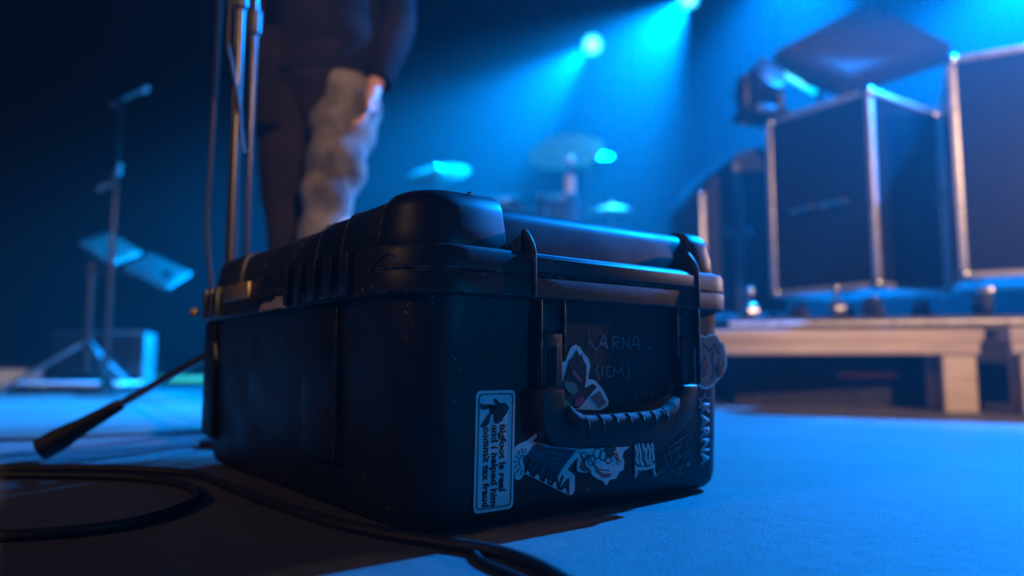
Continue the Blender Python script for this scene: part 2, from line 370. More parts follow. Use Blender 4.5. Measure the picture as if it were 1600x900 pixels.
# carrying handle folded down against the front
outer = [(.1400, .1500), (.1405, .1250), (.1440, .1060), (.1520, .0930), (.1640, .0865), (.1800, .0840), (.2550, .0816), (.3341, .0824), (.3600, .0870), (.3800, .0960), (.3960, .1100), (.4050, .1300), (.4094, .1500)]
inner = [(.3800, .1500), (.3740, .1370), (.3650, .1260), (.3500, .1165), (.3330, .1110), (.3000, .1090), (.2139, .1095), (.1950, .1120), (.1830, .1180), (.1760, .1270), (.1740, .1380), (.1745, .1500)]
hd = obj('handle', PR(outer + inner, -.034, -.016, 'xz'), M['plastic2'], CASE, bevel=.003, seg=3)
gp = [(.1795, -.031, .1290), (.1840, -.033, .1195), (.1930, -.034, .1140), (.2060, -.034, .1115), (.25, -.0345, .1105), (.30, -.0345, .1105), (.330, -.034, .1125), (.346, -.033, .1165), (.360, -.031, .1250), (.3690, -.029, .1330)]
path = smooth_path(gp, 8)
obj('grip', T(path, [.0055 + .0035 * min(1, min(i, len(path) - 1 - i) / 10) for i in range(len(path))], 14), M['grip'], hd)['label'] = 'brown-grey ribbed grip of the handle'
for u in (.200, .223, .246, .269, .291, .313, .334):
    z = .1118 + (.003 if u > .33 else 0)
    g = [(u - .0035, -.0385, z + .0085), (u - .001, -.0432, z + .003), (u + .001, -.0436, z - .0025), (u + .003, -.0400, z - .0078)]
    obj('groove', T(g, .0009, 6), M['slot'], hd)
    obj('groove_lip', T([(a + .0016, b_ - .0002, c) for a, b_, c in g], .0005, 5), M['steel'], hd)
# screws at handle and body
obj('screw', LA([(.0032, 0), (.0032, .0015), (.001, .002)], 12, Matrix.Rotation(R(90), 4, 'X')), M['steel'], CASE, loc=(.4225, -.0012, .0435))
obj('screw', LA([(.0022, 0), (.0022, .001), (.001, .0014)], 12, Matrix.Rotation(R(90), 4, 'X')), M['blackmetal'], hd, loc=(.212, -.0345, .096))

# ---- flat print on the front face: polygons and strokes lying on the drafted face
def decal(name, poly, m, parent, lift=.0006, thick=.0004, shift=(0, 0)):
    bm = bmesh.new(); poly = [(a + shift[0], c + shift[1]) for a, c in poly]
    lo = [bm.verts.new((a, fv(c) - lift, c)) for a, c in poly]
    hi = [bm.verts.new((a, fv(c) - lift - thick, c)) for a, c in poly]
    n = len(poly)
    f1 = bm.faces.new(hi); f2 = bm.faces.new(lo[::-1])
    for i in range(n): bm.faces.new((lo[i], lo[(i + 1) % n], hi[(i + 1) % n], hi[i]))
    bmesh.ops.triangulate(bm, faces=[f1, f2])
    return obj(name, bm, m, parent, smooth=False)
def rr_poly(x0, x1, z0, z1, r, n=6):
    out = []
    for cx, cz, a0 in ((x1 - r, z1 - r, 0), (x0 + r, z1 - r, 90), (x0 + r, z0 + r, 180), (x1 - r, z0 + r, 270)):
        for k in range(n + 1):
            a = R(a0 + 90 * k / n); out.append((cx + r * cos(a), cz + r * sin(a)))
    return out
def strokes(name, lines, w, m, parent, lift=.0012, closed=False):
    bm = bmesh.new()
    for pts in lines:
        P = [Vector(p) for p in pts]
        if closed: P = P + [P[0]]
        for a, c in zip(P, P[1:]):
            d = (c - a)
            if d.length < 1e-6: continue
            d.normalize(); nn = Vector((-d.y, d.x)) * w / 2; e_ = d * w * .3
            q = [a - e_ + nn, a - e_ - nn, c + e_ - nn, c + e_ + nn]
            lo = [bm.verts.new((v.x, fv(v.y) - lift, v.y)) for v in q]; hi = [bm.verts.new((v.x, fv(v.y) - lift - .0003, v.y)) for v in q]
            bm.faces.new(hi); bm.faces.new(lo[::-1])
            for i in range(4): bm.faces.new((lo[i], lo[(i + 1) % 4], hi[(i + 1) % 4], hi[i]))
    return obj(name, bm, m, parent, smooth=False)
def lettering(name, body, size, origin, angle, m, parent, lift=.0012, bold=0, sx=1, width=None, shear=0):
    cu = bpy.data.curves.new(name, 'FONT'); cu.body = body; cu.size = size; cu.offset = bold; cu.resolution_u = 3; cu.shear = shear
    to = bpy.data.objects.new('tmp', cu); C.objects.link(to)
    bpy.context.view_layer.update()
    me = bpy.data.meshes.new_from_object(to.evaluated_get(bpy.context.evaluated_depsgraph_get()))
    bpy.data.objects.remove(to); bpy.data.curves.remove(cu)
    xs = [v.co.x for v in me.vertices]; x0, x1 = min(xs), max(xs)
    if width: sx = width / (x1 - x0)
    ca, sa = cos(angle), sin(angle)
    for v in me.vertices:
        x, y = (v.co.x - x0) * sx, v.co.y
        u, z = origin[0] + x * ca - y * sa, origin[1] + x * sa + y * ca
        v.co = (u, fv(z) - lift, z)
    bm = bmesh.new(); bm.from_mesh(me); bpy.data.meshes.remove(me)
    r_ = bmesh.ops.extrude_face_region(bm, geom=bm.faces[:])
    bmesh.ops.translate(bm, verts=[x for x in r_['geom'] if isinstance(x, bmesh.types.BMVert)], vec=(0, -.0003, 0))
    return obj(name, bm, m, parent, smooth=False)
BIGFOOT = [[(0.0891, 0.1346), (0.0967, 0.1335), (0.1034, 0.1345), (0.11, 0.1353), (0.1157, 0.1316), (0.1166, 0.1292), (0.1139, 0.124), (0.109, 0.1189), (0.1079, 0.1159), (0.1012, 0.1127), (0.0968, 0.1142), (0.0963, 0.1172), (0.1012, 0.1192), (0.1012, 0.1233), (0.0957, 0.1248), (0.0913, 0.1237)], [(0.0967, 0.1335), (0.0891, 0.1346), (0.0837, 0.134), (0.0779, 0.1359), (0.0787, 0.1298), (0.0837, 0.1287), (0.0891, 0.1298), (0.0946, 0.1274), (0.1, 0.129)], [(0.0924, 0.1266), (0.087, 0.1216), (0.0838, 0.1171), (0.0791, 0.1125), (0.0801, 0.1097), (0.0853, 0.1104), (0.0896, 0.1128), (0.0909, 0.1168), (0.0891, 0.1207), (0.093, 0.1236), (0.099, 0.1246)], [(0.1056, 0.1344), (0.1018, 0.1369), (0.0989, 0.1401), (0.0952, 0.1397), (0.0961, 0.1365), (0.1, 0.1334)]]
TOWER_W = [(0.1564, 0.1002), (0.158, 0.0956), (0.1516, 0.0914), (0.1551, 0.0894), (0.1992, 0.0584), (0.2253, 0.0771), (0.2306, 0.0767), (0.2043, 0.0552), (0.2115, 0.0508), (0.2166, 0.0466), (0.2164, 0.0297), (0.2122, 0.0254), (0.2061, 0.0261), (0.1409, 0.0563), (0.1351, 0.0506), (0.1305, 0.0498), (0.1266, 0.0532), (0.1294, 0.0573), (0.1253, 0.0657), (0.1248, 0.0763), (0.1266, 0.0868), (0.1328, 0.09), (0.1421, 0.0921)]
TOWER_B = [(0.1587, 0.0882), (0.1696, 0.0829), (0.2174, 0.0767), (0.1954, 0.056), (0.1916, 0.0507), (0.1866, 0.042), (0.1409, 0.0607), (0.1386, 0.0681), (0.1375, 0.0735), (0.1456, 0.0783), (0.1528, 0.0859)]
RED_W = [(0.224, 0.0772), (0.22, 0.0708), (0.2238, 0.0629), (0.2191, 0.0577), (0.2198, 0.0519), (0.2302, 0.0491), (0.2396, 0.0492), (0.2462, 0.0438), (0.2543, 0.0392), (0.2625, 0.0364), (0.268, 0.0301), (0.2737, 0.0363), (0.285, 0.0372), (0.2909, 0.0446), (0.2982, 0.0469), (0.2993, 0.0568), (0.2956, 0.0631), (0.2987, 0.0689), (0.309, 0.0742), (0.2744, 0.0756), (0.2467, 0.0765)]
FIG_W = [(0.2145, 0.2002), (0.2218, 0.1976), (0.2291, 0.1889), (0.2366, 0.1835), (0.2395, 0.1739), (0.2363, 0.163), (0.2362, 0.1594), (0.2476, 0.1574), (0.2609, 0.1461), (0.2704, 0.1333), (0.2703, 0.1264), (0.2605, 0.1221), (0.2508, 0.1216), (0.1993, 0.125), (0.1915, 0.1306), (0.1888, 0.1385), (0.1883, 0.1715), (0.1909, 0.1781), (0.1998, 0.1807), (0.2027, 0.1888), (0.2071, 0.1964)]
FIG_B = [(0.2162, 0.1943), (0.2217, 0.1862), (0.2254, 0.1889), (0.2272, 0.1821), (0.2327, 0.1753), (0.2326, 0.1657), (0.2269, 0.1563), (0.2305, 0.1481), (0.2437, 0.1533), (0.2505, 0.1499), (0.2265, 0.1293), (0.2209, 0.1247), (0.1993, 0.1263), (0.193, 0.1331), (0.1917, 0.1516), (0.196, 0.1581), (0.2032, 0.162), (0.2051, 0.174), (0.2041, 0.1807), (0.2107, 0.1861)]
TRI = [(0.255, 0.1448), (0.2664, 0.1293), (0.2547, 0.1242), (0.2397, 0.137)]
FIG_R = [(0.2156, 0.1364), (0.2266, 0.1388), (0.2303, 0.1346), (0.2209, 0.1255), (0.2137, 0.1285)]
FIG_G = [(0.196, 0.1581), (0.2158, 0.1538), (0.2193, 0.1457), (0.2102, 0.1406), (0.1995, 0.1488)]
FIG_P = [(0.2105, 0.1713), (0.2269, 0.1577), (0.2231, 0.155), (0.2086, 0.166)]
HW_K = [(0.237, 0.2166), (0.2378, 0.1945), (0.2369, 0.205), (0.2454, 0.2145), (0.2369, 0.205), (0.25, 0.1932)]
HW_A = [(0.252, 0.196), (0.262, 0.213), (0.2696, 0.1962), (0.256, 0.2017), (0.2669, 0.2024)]
HW_R = [(0.2775, 0.1943), (0.2778, 0.2113), (0.2878, 0.2098), (0.2869, 0.2041), (0.2784, 0.2028), (0.2896, 0.195)]
HW_N = [(0.2957, 0.1951), (0.2952, 0.21), (0.306, 0.1966), (0.3076, 0.214)]
HW_A2 = [(0.3101, 0.1952), (0.3168, 0.2113), (0.3231, 0.2114), (0.3248, 0.1939), (0.3229, 0.2018), (0.3124, 0.2016)]
HW_p = [(0.2536, 0.1766), (0.2497, 0.1697), (0.2553, 0.1586)]
HW_I = [(0.2602, 0.1738), (0.2608, 0.1627)]
HW_E = [(0.2751, 0.1738), (0.2672, 0.1732), (0.2679, 0.1674), (0.2742, 0.1679), (0.2679, 0.1674), (0.2686, 0.1612), (0.2773, 0.1622)]
HW_M = [(0.2796, 0.1611), (0.2807, 0.1729), (0.2869, 0.1652), (0.2944, 0.1737), (0.2958, 0.1609)]
HW_p2 = [(0.3035, 0.1779), (0.3075, 0.1693), (0.3031, 0.1593)]
BOXF = [(0.3193, 0.139), (0.3514, 0.1402), (0.3488, 0.125), (0.3181, 0.1247)]
FLOWER = [(0.4421, 0.2138), (0.4497, 0.2172), (0.4595, 0.2142), (0.4698, 0.2186), (0.4852, 0.218), (0.4911, 0.21), (0.5029, 0.2037), (0.5075, 0.1874), (0.5085, 0.1744), (0.4983, 0.1599), (0.4849, 0.1521), (0.4769, 0.1459), (0.4616, 0.1415), (0.4492, 0.1439), (0.4421, 0.1497), (0.4441, 0.1652), (0.4408, 0.1809), (0.4465, 0.1997)]
ZEB = [(0.317, 0.0759), (0.3542, 0.0741), (0.3548, 0.0417), (0.3584, 0.0333), (0.3538, 0.0322), (0.3495, 0.0422), (0.3353, 0.0429), (0.3185, 0.0351), (0.3173, 0.0573)]
FAINT1 = [(0.4172, 0.0915), (0.4253, 0.0858), (0.4168, 0.0796), (0.4023, 0.0766), (0.4102, 0.0682), (0.3938, 0.0642), (0.4056, 0.0529), (0.4181, 0.0598), (0.4305, 0.0562), (0.4217, 0.0437), (0.4011, 0.0402), (0.4089, 0.0317), (0.3968, 0.0341)]
FAINT2 = [(0.3576, 0.0339), (0.3772, 0.0397), (0.3894, 0.0515), (0.382, 0.0676), (0.3982, 0.0743)]
# rectangular joke sticker
s = decal('sticker', rr_poly(.0725, .1255, .0205, .1490, .006), M['sticker'], CASE); s['label'] = 'white rounded rectangular joke sticker with a walking figure'
strokes('border_line', [rr_poly(.0765, .1215, .0245, .1450, .0045)], .0011, M['ink'], s, closed=True)
for q in BIGFOOT: decal('printed_figure', q, M['ink'], s, lift=.0012)
for i, line in enumerate(('bigfoot is real', 'and I helped him', 'commit tax fraud')):
    lettering('printed_text', line, .0118, (.1055 - i * .0108, (.1120, .1120, .1105)[i]), R(-90), M['ink'], s, bold=.00045, width=(.0715, .0865, .0845)[i])
# tower sticker: white outline, dark picture, sunburst, letters along its lower edge
s = decal('sticker', TOWER_W, M['sticker'], CASE); s['label'] = 'die-cut sticker with a sunburst and slanting black letters'
decal('printed_picture', TOWER_B, M['purpleink'], s, lift=.0010)
sun = [(.1375 + .0055 * cos(a * pi / 6), .0700 + .0065 * sin(a * pi / 6)) for a in range(12)]
strokes('sunburst', [sun[1:9]] + [[(.1375 + .008 * cos(a), .07 + .009 * sin(a)), (.1375 + .0125 * cos(a), .07 + .0145 * sin(a))] for a in [R(q) for q in range(70, 260, 27)]], .0010, M['ink'], s)
lettering('printed_text', 'KARNA', .0215, (.1395, .0585), math.atan2(-.0305, .066), M['ink'], s, lift=.0014, bold=.0007, width=.075)
strokes('printed_building', [[(.150, .080), (.166, .074)], [(.153, .0765), (.170, .070)], [(.168, .079), (.196, .073)], [(.175, .072), (.195, .067)]], .0013, M['dimink'], s, lift=.0016)
# red and white sticker
s = decal('sticker', RED_W, M['sticker'], CASE, lift=.0008); s['label'] = 'white sticker with red patches and black loops under the handle'
decal('red_patch', [(.2225, .0560), (.228, .0655), (.2315, .0640), (.2345, .0560), (.240, .0530), (.2435, .0470), (.236, .0500), (.227, .0510)], M['redink'], s, lift=.0014)
decal('red_patch', [(.246, .0560), (.262, .0450), (.276, .0440), (.272, .0400), (.262, .0400), (.2515, .0470)], M['redink'], s, lift=.0014)
decal('red_patch', [(.262, .0760), (.276, .0760), (.281, .0650), (.270, .0620)], M['redink'], s, lift=.0014)
loops = []
for cx, cz, ra in ((.252, .070, .0062), (.262, .0665, .0060), (.2705, .0615, .0052), (.2295, .0690, .0042), (.2425, .0625, .0060)):
    loops.append([(cx + ra * cos(a * pi / 7), cz + ra * sin(a * pi / 7)) for a in range(15)])
strokes('printed_loops', loops + [[(.2225, .074), (.231, .062), (.238, .070), (.245, .058), (.258, .050), (.272, .048)]], .0012, M['ink'], s, lift=.0018)
lettering('printed_text', 'MUSIC', .0085, (.2745, .0775), R(-62), M['redink'], s, lift=.0018, bold=.0003, width=.028)
# zebra striped scrap
s = decal('sticker', ZEB, M['dimink'], CASE, lift=.0006); s['label'] = 'square sticker scrap with pale jagged stripes'
zz = [[(.3185, .075), (.323, .066), (.321, .058), (.3245, .052)], [(.3245, .076), (.329, .064), (.328, .056), (.333, .049)], [(.332, .0755), (.336, .066), (.340, .071), (.338, .058), (.343, .050)],
      [(.342, .075), (.347, .066), (.3455, .056), (.350, .048)], [(.350, .075), (.352, .064), (.3535, .054)], [(.3195, .049), (.3215, .040), (.3195, .0365)], [(.354, .048), (.3545, .040), (.3575, .034)], [(.323, .046), (.338, .044), (.351, .0455)]]
strokes('pale_stripes', zz, .0031, M['sticker'], s, lift=.0012)
# faint line drawing right of it
s = strokes('line_drawing', [FAINT1, FAINT2, [(.362, .036), (.379, .050), (.372, .058), (.392, .062)], [(.395, .045), (.404, .060), (.398, .072), (.412, .080)], [(.385, .038), (.401, .034), (.425, .060), (.417, .070), (.430, .082), (.428, .090)]], .0015, M['dimink'], CASE); s['label'] = 'faint dark line drawing sticker'
# vertical band name with a spiked ring at the top
s = lettering('band_lettering', 'KARNA', .0265, (.4500, .1230), R(-90.5), M['paleink'], CASE, lift=.0001, bold=.0009, width=.0855)
s['label'] = 'pale vertical lettering sticker'
rg = [(.459 + .0095 * cos(a * pi / 8), .1225 + .0085 * sin(a * pi / 8)) for a in range(2, 15)]
strokes('spiked_ring', [rg] + [[(.459 + .0095 * cos(a), .1225 + .0085 * sin(a)), (.459 + .0145 * cos(a), .1225 + .0135 * sin(a))] for a in (R(35), R(90), R(150), R(200))], .0019, M['paleink'], s, lift=.0004)
# cloud outlined sticker at the right edge
s = decal('sticker', FLOWER, M['sticker'], CASE); s['label'] = 'round cloud-edged pinkish sticker at the right edge'
cxx = sum(p[0] for p in FLOWER) / len(FLOWER); czz = sum(p[1] for p in FLOWER) / len(FLOWER)
decal('printed_picture', [(cxx + (a - cxx) * .88, czz + (c - czz) * .92) for a, c in FLOWER], M['sticker_grey'], s, lift=.0011)
strokes('printed_lines', [[(.455, .205), (.470, .195), (.480, .205), (.490, .190)], [(.476, .195), (.474, .180), (.480, .170), (.472, .155)], [(.455, .190), (.462, .175), (.455, .160)], [(.49, .185), (.484, .165), (.49, .158)]], .0013, M['ink'], s, lift=.0016)
decal('red_patch', [(.452, .180), (.460, .186), (.462, .172), (.455, .165)], M['redink'], s, lift=.0015)
decal('red_patch', [(.488, .172), (.497, .178), (.499, .162), (.490, .158)], M['redink'], s, lift=.0015)
# figure shaped sticker beside the left latch (plain abstract shapes)
s = decal('sticker', FIG_W, M['sticker'], CASE); s['label'] = 'pale outlined figure-shaped sticker above the handle'
decal('printed_figure', FIG_B, M['ink'], s, lift=.0010)
decal('printed_triangle', TRI, M['dimink'], s, lift=.0011)
decal('green_patch', FIG_G, M['greenink'], s, lift=.0015)
decal('pink_patch', FIG_R, M['pinkink'], s, lift=.0015)
decal('pink_patch', FIG_P, M['pinkink'], s, lift=.0015)
decal('green_patch', [(.193, .140), (.203, .134), (.212, .127), (.196, .126)], M['greenink'], s, lift=.0015)
# handwriting in silver marker
strokes('handwritten_text', [HW_K, HW_A, HW_R, HW_N, HW_A2, HW_p, HW_I, HW_E, HW_M, HW_p2], .0013, M['marker'], CASE, lift=.0002)['label'] = 'handwritten silver marker words'
strokes('marker_box', [BOXF, [(.3040, .1359), (.310, .128)]], .0011, M['dimink'], CASE, lift=.0002, closed=True)
# scrape marks on the lid front
obj('scrape_mark', PR(jag([(.203, .3435), (.214, .3425), (.219, .3345), (.212, .3330)], .0012, 3), -.0029, -.0018, 'xz'), mat('scuffed_pale_plastic', (.10, .075, .065), .8), CASE, rot=(R(-6), 0, 0)).location = (0, .030, .018)

# ================================================================ cables on the floor near the case
def cable(pts, r, label, group=None, m='cable', name='cable', sm=10):
    return tag(obj(name, T(pts, r, 10, sm), M[m]), label, 'cable', group)
z = .0062
cable([(-1.3, 1.24, z), (-.95, 1.215, z), (-.74, 1.225, z), (-.627, 1.212, z), (-.50, 1.162, z), (-.43, 1.085, z), (-.362, 1.0, z), (-.269, .893, z), (-.19, .812, z), (-.12, .757, z), (-.07, .728, z), (-.024, .700, z), (.0, .678, z), (.027, .637, z), (.06, .56, z), (.12, .42, z), (.2, .25, z)],
      .0062, 'black cable running past the near corner of the case towards the viewer')
cable([(-1.4, 1.10, z), (-.9, 1.150, z), (-.74, 1.15, z), (-.606, 1.135, z), (-.52, 1.10, z), (-.455, 1.045, z), (-.408, .97, z), (-.395, .90, z), (-.405, .83, z), (-.435, .785, z), (-.511, .751, z), (-.65, .73, z), (-1.0, .70, z)],
      .0062, 'black cable bent in a loop on the floor at the lower left')
cable([(-.035, .700, .0036), (-.028, .672, .0036), (-.012, .645, .0036), (.008, .615, .0036), (.03, .57, .004), (.06, .48, .004), (.1, .3, .004)], .0036, 'thin black cable crossing the main cable at the front of the case')
cable([(-2.4, 1.62, .004), (-1.7, 1.66, .004), (-1.158, 1.676, .004), (-.95, 1.78, .004), (-.773, 1.903, .004), (-.5, 2.0, .004)], .004, 'thin black cable crossing the blue floor behind the tripod foot')
cable([(-.632, 1.52, 2.1), (-.631, 1.51, 1.5), (-.627, 1.50, 1.0), (-.632, 1.50, .65), (-.634, 1.50, .45), (-.61, 1.495, .28), (-.59, 1.48, .10), (-.572, 1.465, .006), (-.53, 1.462, .006), (-.46, 1.50, .006), (-.36, 1.62, .006), (-.2, 1.9, .006)], .0052, 'brown-lit cable hanging down left of the microphone stands', m='blackpole', name='hanging_cable')

# ================================================================ near stands behind the case
def tripod_stand(name, loc, h, r, angs, reach, hub, label, bend=0):
    t = empty(name, loc); tag(t, label, 'stand')
    obj('pole', T([(0, 0, .05), (0, 0, h * .52)], r * 1.25, 14), M['blackpole'], t)
    obj('pole_upper', T([(0, 0, h * .5), (0, 0, h)], r, 14), M['blackpole'], t)
    obj('clutch', LA([(r * 1.3, -.03), (r * 2, -.025), (r * 2, .025), (r * 1.3, .03)], 16), M['blackmetal'], t, loc=(0, 0, h * .52))
    obj('hub', LA([(r * 1.4, -.03), (r * 2.4, -.02), (r * 2.4, .02), (r * 1.4, .03)], 16), M['blackmetal'], t, loc=(0, 0, hub))
    ZL = lambda r_: hub - (hub - .022) * (r_ - .015) / (reach - .015)
    for a in angs:
        a = R(a); d = Vector((cos(a), sin(a), 0))
        l = obj('leg', T([d * .015 + Vector((0, 0, hub)), d * (reach - .09) + Vector((0, 0, ZL(reach - .09)))], .0075, 10), M['chrome'], t)
        obj('rubber_foot', T([d * (reach - q_) + Vector((0, 0, ZL(reach - q_))) for q_ in (.13, .07, .03, 0)], [.011, .015, .021, .021], 12), M['rubber'], l)
    return t
tripod_stand('microphone_stand', (-.545, 1.40, 0), 1.75, .0085, (192, 100, 38), .31, .205, 'microphone stand with a warm-lit pole and a steel tripod leg beside the case')
t = empty('straight_stand', (-.588, 1.60, 0)); tag(t, 'slim blue-lit microphone stand just right of and behind the tripod stand', 'stand')
obj('pole', T([(0, 0, .02), (0, 0, 1.7)], .0075, 14), M['bluepole'], t)
obj('base', LA([(.078, 0), (.082, .006), (.078, .014), (.02, .024), (.012, .04)], 36), M['blackmetal'], t)
obj('clutch', LA([(.009, -.03), (.015, -.025), (.015, .025), (.009, .03)], 16), M['blackmetal'], t, loc=(0, 0, .95))
cable([(-.551, 1.387, 1.15), (-.556, 1.386, 1.0), (-.56, 1.385, .82), (-.550, 1.383, .76), (-.535, 1.384, .69), (-.528, 1.386, .62), (-.522, 1.388, .585)], .004, 'short black cable looped round the microphone stand beside the walking person')

# ================================================================ far left: mic on stand, tray stand, monitor, floor pieces
t = empty('vocal_stand', (-2.215, 4.0, 0)); tag(t, 'distant tall microphone stand at the dark left', 'stand')
obj('pole', T([(0, 0, .02), (0, 0, .85)], .016, 12), M['blackpole'], t)
obj('pole_upper', T([(0, 0, .84), (0, 0, 1.58)], .011, 12), M['blackpole'], t)
obj('base', LA([(.14, 0), (.145, .01), (.02, .03)], 30), M['blackmetal'], t)
obj('clutch', LA([(.017, -.04), (.026, -.03), (.026, .03), (.017, .04)], 14), M['steel'], t, loc=(0, 0, 1.25))
obj('knob', T([(-.02, 0, 1.18), (-.09, -.02, 1.13)], .018, 10), M['steel'], t)
obj('clip', T([(0, 0, 1.56), (.02, -.01, 1.64)], .014, 10), M['rubber'], t)
t = empty('microphone', (-2.175, 3.98, 1.66)); tag(t, 'warm-lit handheld microphone clipped on the distant left stand', 'microphone')
d = Vector((.9, -.1, .42)).normalized()
obj('body', T([d * -.02, d * .10], [.012, .018], 16), M['steel'], t)
bm = bmesh.new(); bmesh.ops.create_uvsphere(bm, u_segments=18, v_segments=12, radius=.032)
obj('head', bm, M['chrome'], t, loc=d * .12)
bm = bmesh.new(); bmesh.ops.create_uvsphere(bm, u_segments=14, v_segments=10, radius=.026)
obj('plug', bm, M['pinkink'], t, loc=d * -.075)
obj('handle', T([d * -.06, d * -.02], .014, 14), M['blackmetal'], t)

t = empty('tray_stand', (-2.38, 4.1, 0)); tag(t, 'low tripod stand carrying two tilted blue-lit trays', 'stand')
obj('pole', T([(0, 0, .12), (0, 0, .82)], .017, 12), M['blackpole'], t)
obj('crossbar', T([(-.06, 0, .70), (.50, -.10, .66)], .012, 10), M['blackmetal'], t)
for a in (200, 320, 80):
    dd = Vector((cos(R(a)), sin(R(a)), 0))
    obj('leg', T([Vector((0, 0, .30)), dd * .42 + Vector((0, 0, .012))], .012, 10), M['steel'], t)
obj('tray', B(-.02, .20, -.13, .13, -.012, .012), M['steel'], t, smooth=False, bevel=.004, loc=(.02, 0, .87), rot=(R(28), R(34), R(8)))
obj('tray', B(-.13, .13, -.12, .12, -.012, .012), M['steel'], t, smooth=False, bevel=.004, loc=(.42, -.08, .68), rot=(R(30), R(27), R(8)))
t = empty('stage_monitor', (-2.62, 4.75, 0), R(8)); tag(t, 'dark floor monitor speaker with a blue-lit top edge at the left', 'speaker')
obj('cabinet', PR([(-.16, 0), (-.16, .36), (-.02, .385), (.22, .12), (.22, 0)], -.27, .27, 'yz'), M['laminate'], t, bevel=.008)
obj('top_trim', B(-.275, .275, -.17, -.13, .355, .372), M['steel'], t, bevel=.003)
obj('side_trim', B(.262, .282, -.165, .03, .02, .36), M['alu'], t, bevel=.003)
obj('indicator', LA([(.012, 0), (.012, .008)], 12, Matrix.Rotation(R(90), 4, 'X')), M['ledgreen'], t, loc=(.262, -.166, .05))
t = empty('pedal_board', (-2.55, 4.25, 0), R(2)); tag(t, 'flat pale board lying on the floor under the tray stand', 'board')
obj('plate', B(-.33, .33, -.12, .16, .045, .062), M['sticker'], t, bevel=.004)
for x in (-.29, .27): obj('foot', B(x, x + .03, -.11, .15, 0, .045), M['blackmetal'], t)
t = empty('floor_box', (-3.25, 4.7, 0), R(5)); tag(t, 'small pale box standing at the far left edge', 'box')
obj('shell', B(-.18, .18, -.12, .12, 0, .13), M['sticker'], t, bevel=.012)
obj('handle', T([(-.05, 0, .13), (-.05, 0, .155), (.05, 0, .155), (.05, 0, .13)], .006, 8), M['blackmetal'], t)
t = empty('light_strip', (-2.50, 5.2, 0), R(-3)); tag(t, 'low green-cyan beaded light strip lying across the floor behind the case', 'light')
obj('housing', B(-.08, .46, -.035, .035, 0, .04), M['blackmetal'], t, bevel=.003)
for k in range(11): obj('led', B(-.06 + k * .046, -.026 + k * .046, -.03, .03, .04, .075), M['led'], t, bevel=.006)
t = empty('corner_light', (-1.66, 4.3, 0)); tag(t, 'small blue lit puck light on the floor beside the left end of the case', 'light')
obj('puck', LA([(.035, 0), (.04, .01), (.035, .04), (.01, .045)], 20), M['steel'], t); obj('lens', LA([(.02, .045), (.018, .052)], 16), M['tube'], t)

# ================================================================ stage lamps hanging from a truss above the frame
trs = empty('lighting_truss', (1.6, 7.25, 4.55)); tag(trs, 'dark aluminium lighting truss above the stage', 'truss')
for dy, dz in ((-.12, 0), (.12, 0), (0, .2)):
    obj('chord', T([(-4, dy, dz), (5.5, dy, dz)], .024, 10), M['blackmetal'], trs)
bm = bmesh.new()
for k in range(38):
    x = -4 + k * .25
    tube(bm, [(x, -.12, 0), (x + .125, 0, .2), (x + .25, -.12, 0)], .009, 6); tube(bm, [(x, .12, 0), (x + .125, 0, .2), (x + .25, .12, 0)], .009, 6)
tag(obj('lacing', bm, M['blackmetal'], trs), kind='stuff')
for x in (-4, 5.5): obj('upright', T([(x, 0, -4.55), (x, 0, .1)], .06, 12), M['blackmetal'], trs)
def stage_lamp(loc, aim, label):
    t = empty('stage_lamp', loc); tag(t, label, 'lamp', 'stage lamps shining through the haze')
    q = (Vector(aim) - Vector(loc)).to_track_quat('Z', 'Y').to_euler()
    bd = obj('housing', LA([(.05, -.34), (.10, -.30), (.115, -.05), (.125, -.03), (.125, -.012), (.11, -.012)], 28), M['blackmetal'], t, rot=q)
    obj('lens', LA([(.100, -.012), (.098, -.006), (.06, -.004)], 32), M['lens'], t, rot=q)
    obj('lens_core', LA([(.062, -.004), (.055, .0)], 28), M['lens_core'], t, rot=q)
    top = 4.53 - loc[2]
    for s_ in (-1, 1): obj('yoke', T([(.14 * s_, .06, -.02), (.15 * s_, .10, .16), (0, .14, .2)], .010, 8), M['blackmetal'], t)
    obj('drop_rod', T([(0, .14, .2), (0, .14, top)], .014, 8), M['blackmetal'], t)
    return t
def behind(p, aim, k=.03):   # housings sit just behind their light sources
    d_ = (Vector(p) - Vector(aim)).normalized(); return tuple(Vector(p) + d_ * k)
FACE = (-.6, 2.0, .6)
stage_lamp(behind(LAMP_A, AIM_A, .12), FACE, 'round cyan stage lamp in the middle, left and lower of the two')
stage_lamp(behind(LAMP_B, AIM_B, .12), FACE, 'round cyan stage lamp cut by the top edge, right and higher of the two')

# ================================================================ drum kit on its riser
rs = obj('riser_platform', B(-1.5, .92, 4.35, 6.6, 0, .40), M['deck'], smooth=False, bevel=.01); tag(rs, 'low black drum riser behind the case', 'riser')
def cymbal_stand(loc, h, r, tilt, label, cy_m='cymbal'):
    t = empty('cymbal_stand', loc); tag(t, label, 'cymbal', 'cymbals of the drum kit')
    obj('pole', T([(0, 0, .1), (0, 0, h + .03)], .012, 10), M['chrome'], t)
    c = obj('cymbal', LA([(.012, .028), (r * .18, .022), (r * .24, .008), (r * .6, 0), (r, -.018), (r, -.02), (r * .6, -.003), (r * .2, .004), (.012, .02)], 40), M[cy_m], t, loc=(0, 0, h), rot=tilt)
    obj('wing_nut', LA([(.01, .03), (.016, .04), (.006, .06)], 12), M['chrome'], c)
    for a in (90, 210, 330):
        obj('leg', T([(0, 0, .30), (.26 * cos(R(a)), .26 * sin(R(a)), .012)], .009, 8), M['chrome'], t)
cymbal_stand((-.52, 5.0, .4), 1.10, .225, (R(32), R(-8), 0), 'cyan-lit cymbal at the left of the drum kit, above the case lid')
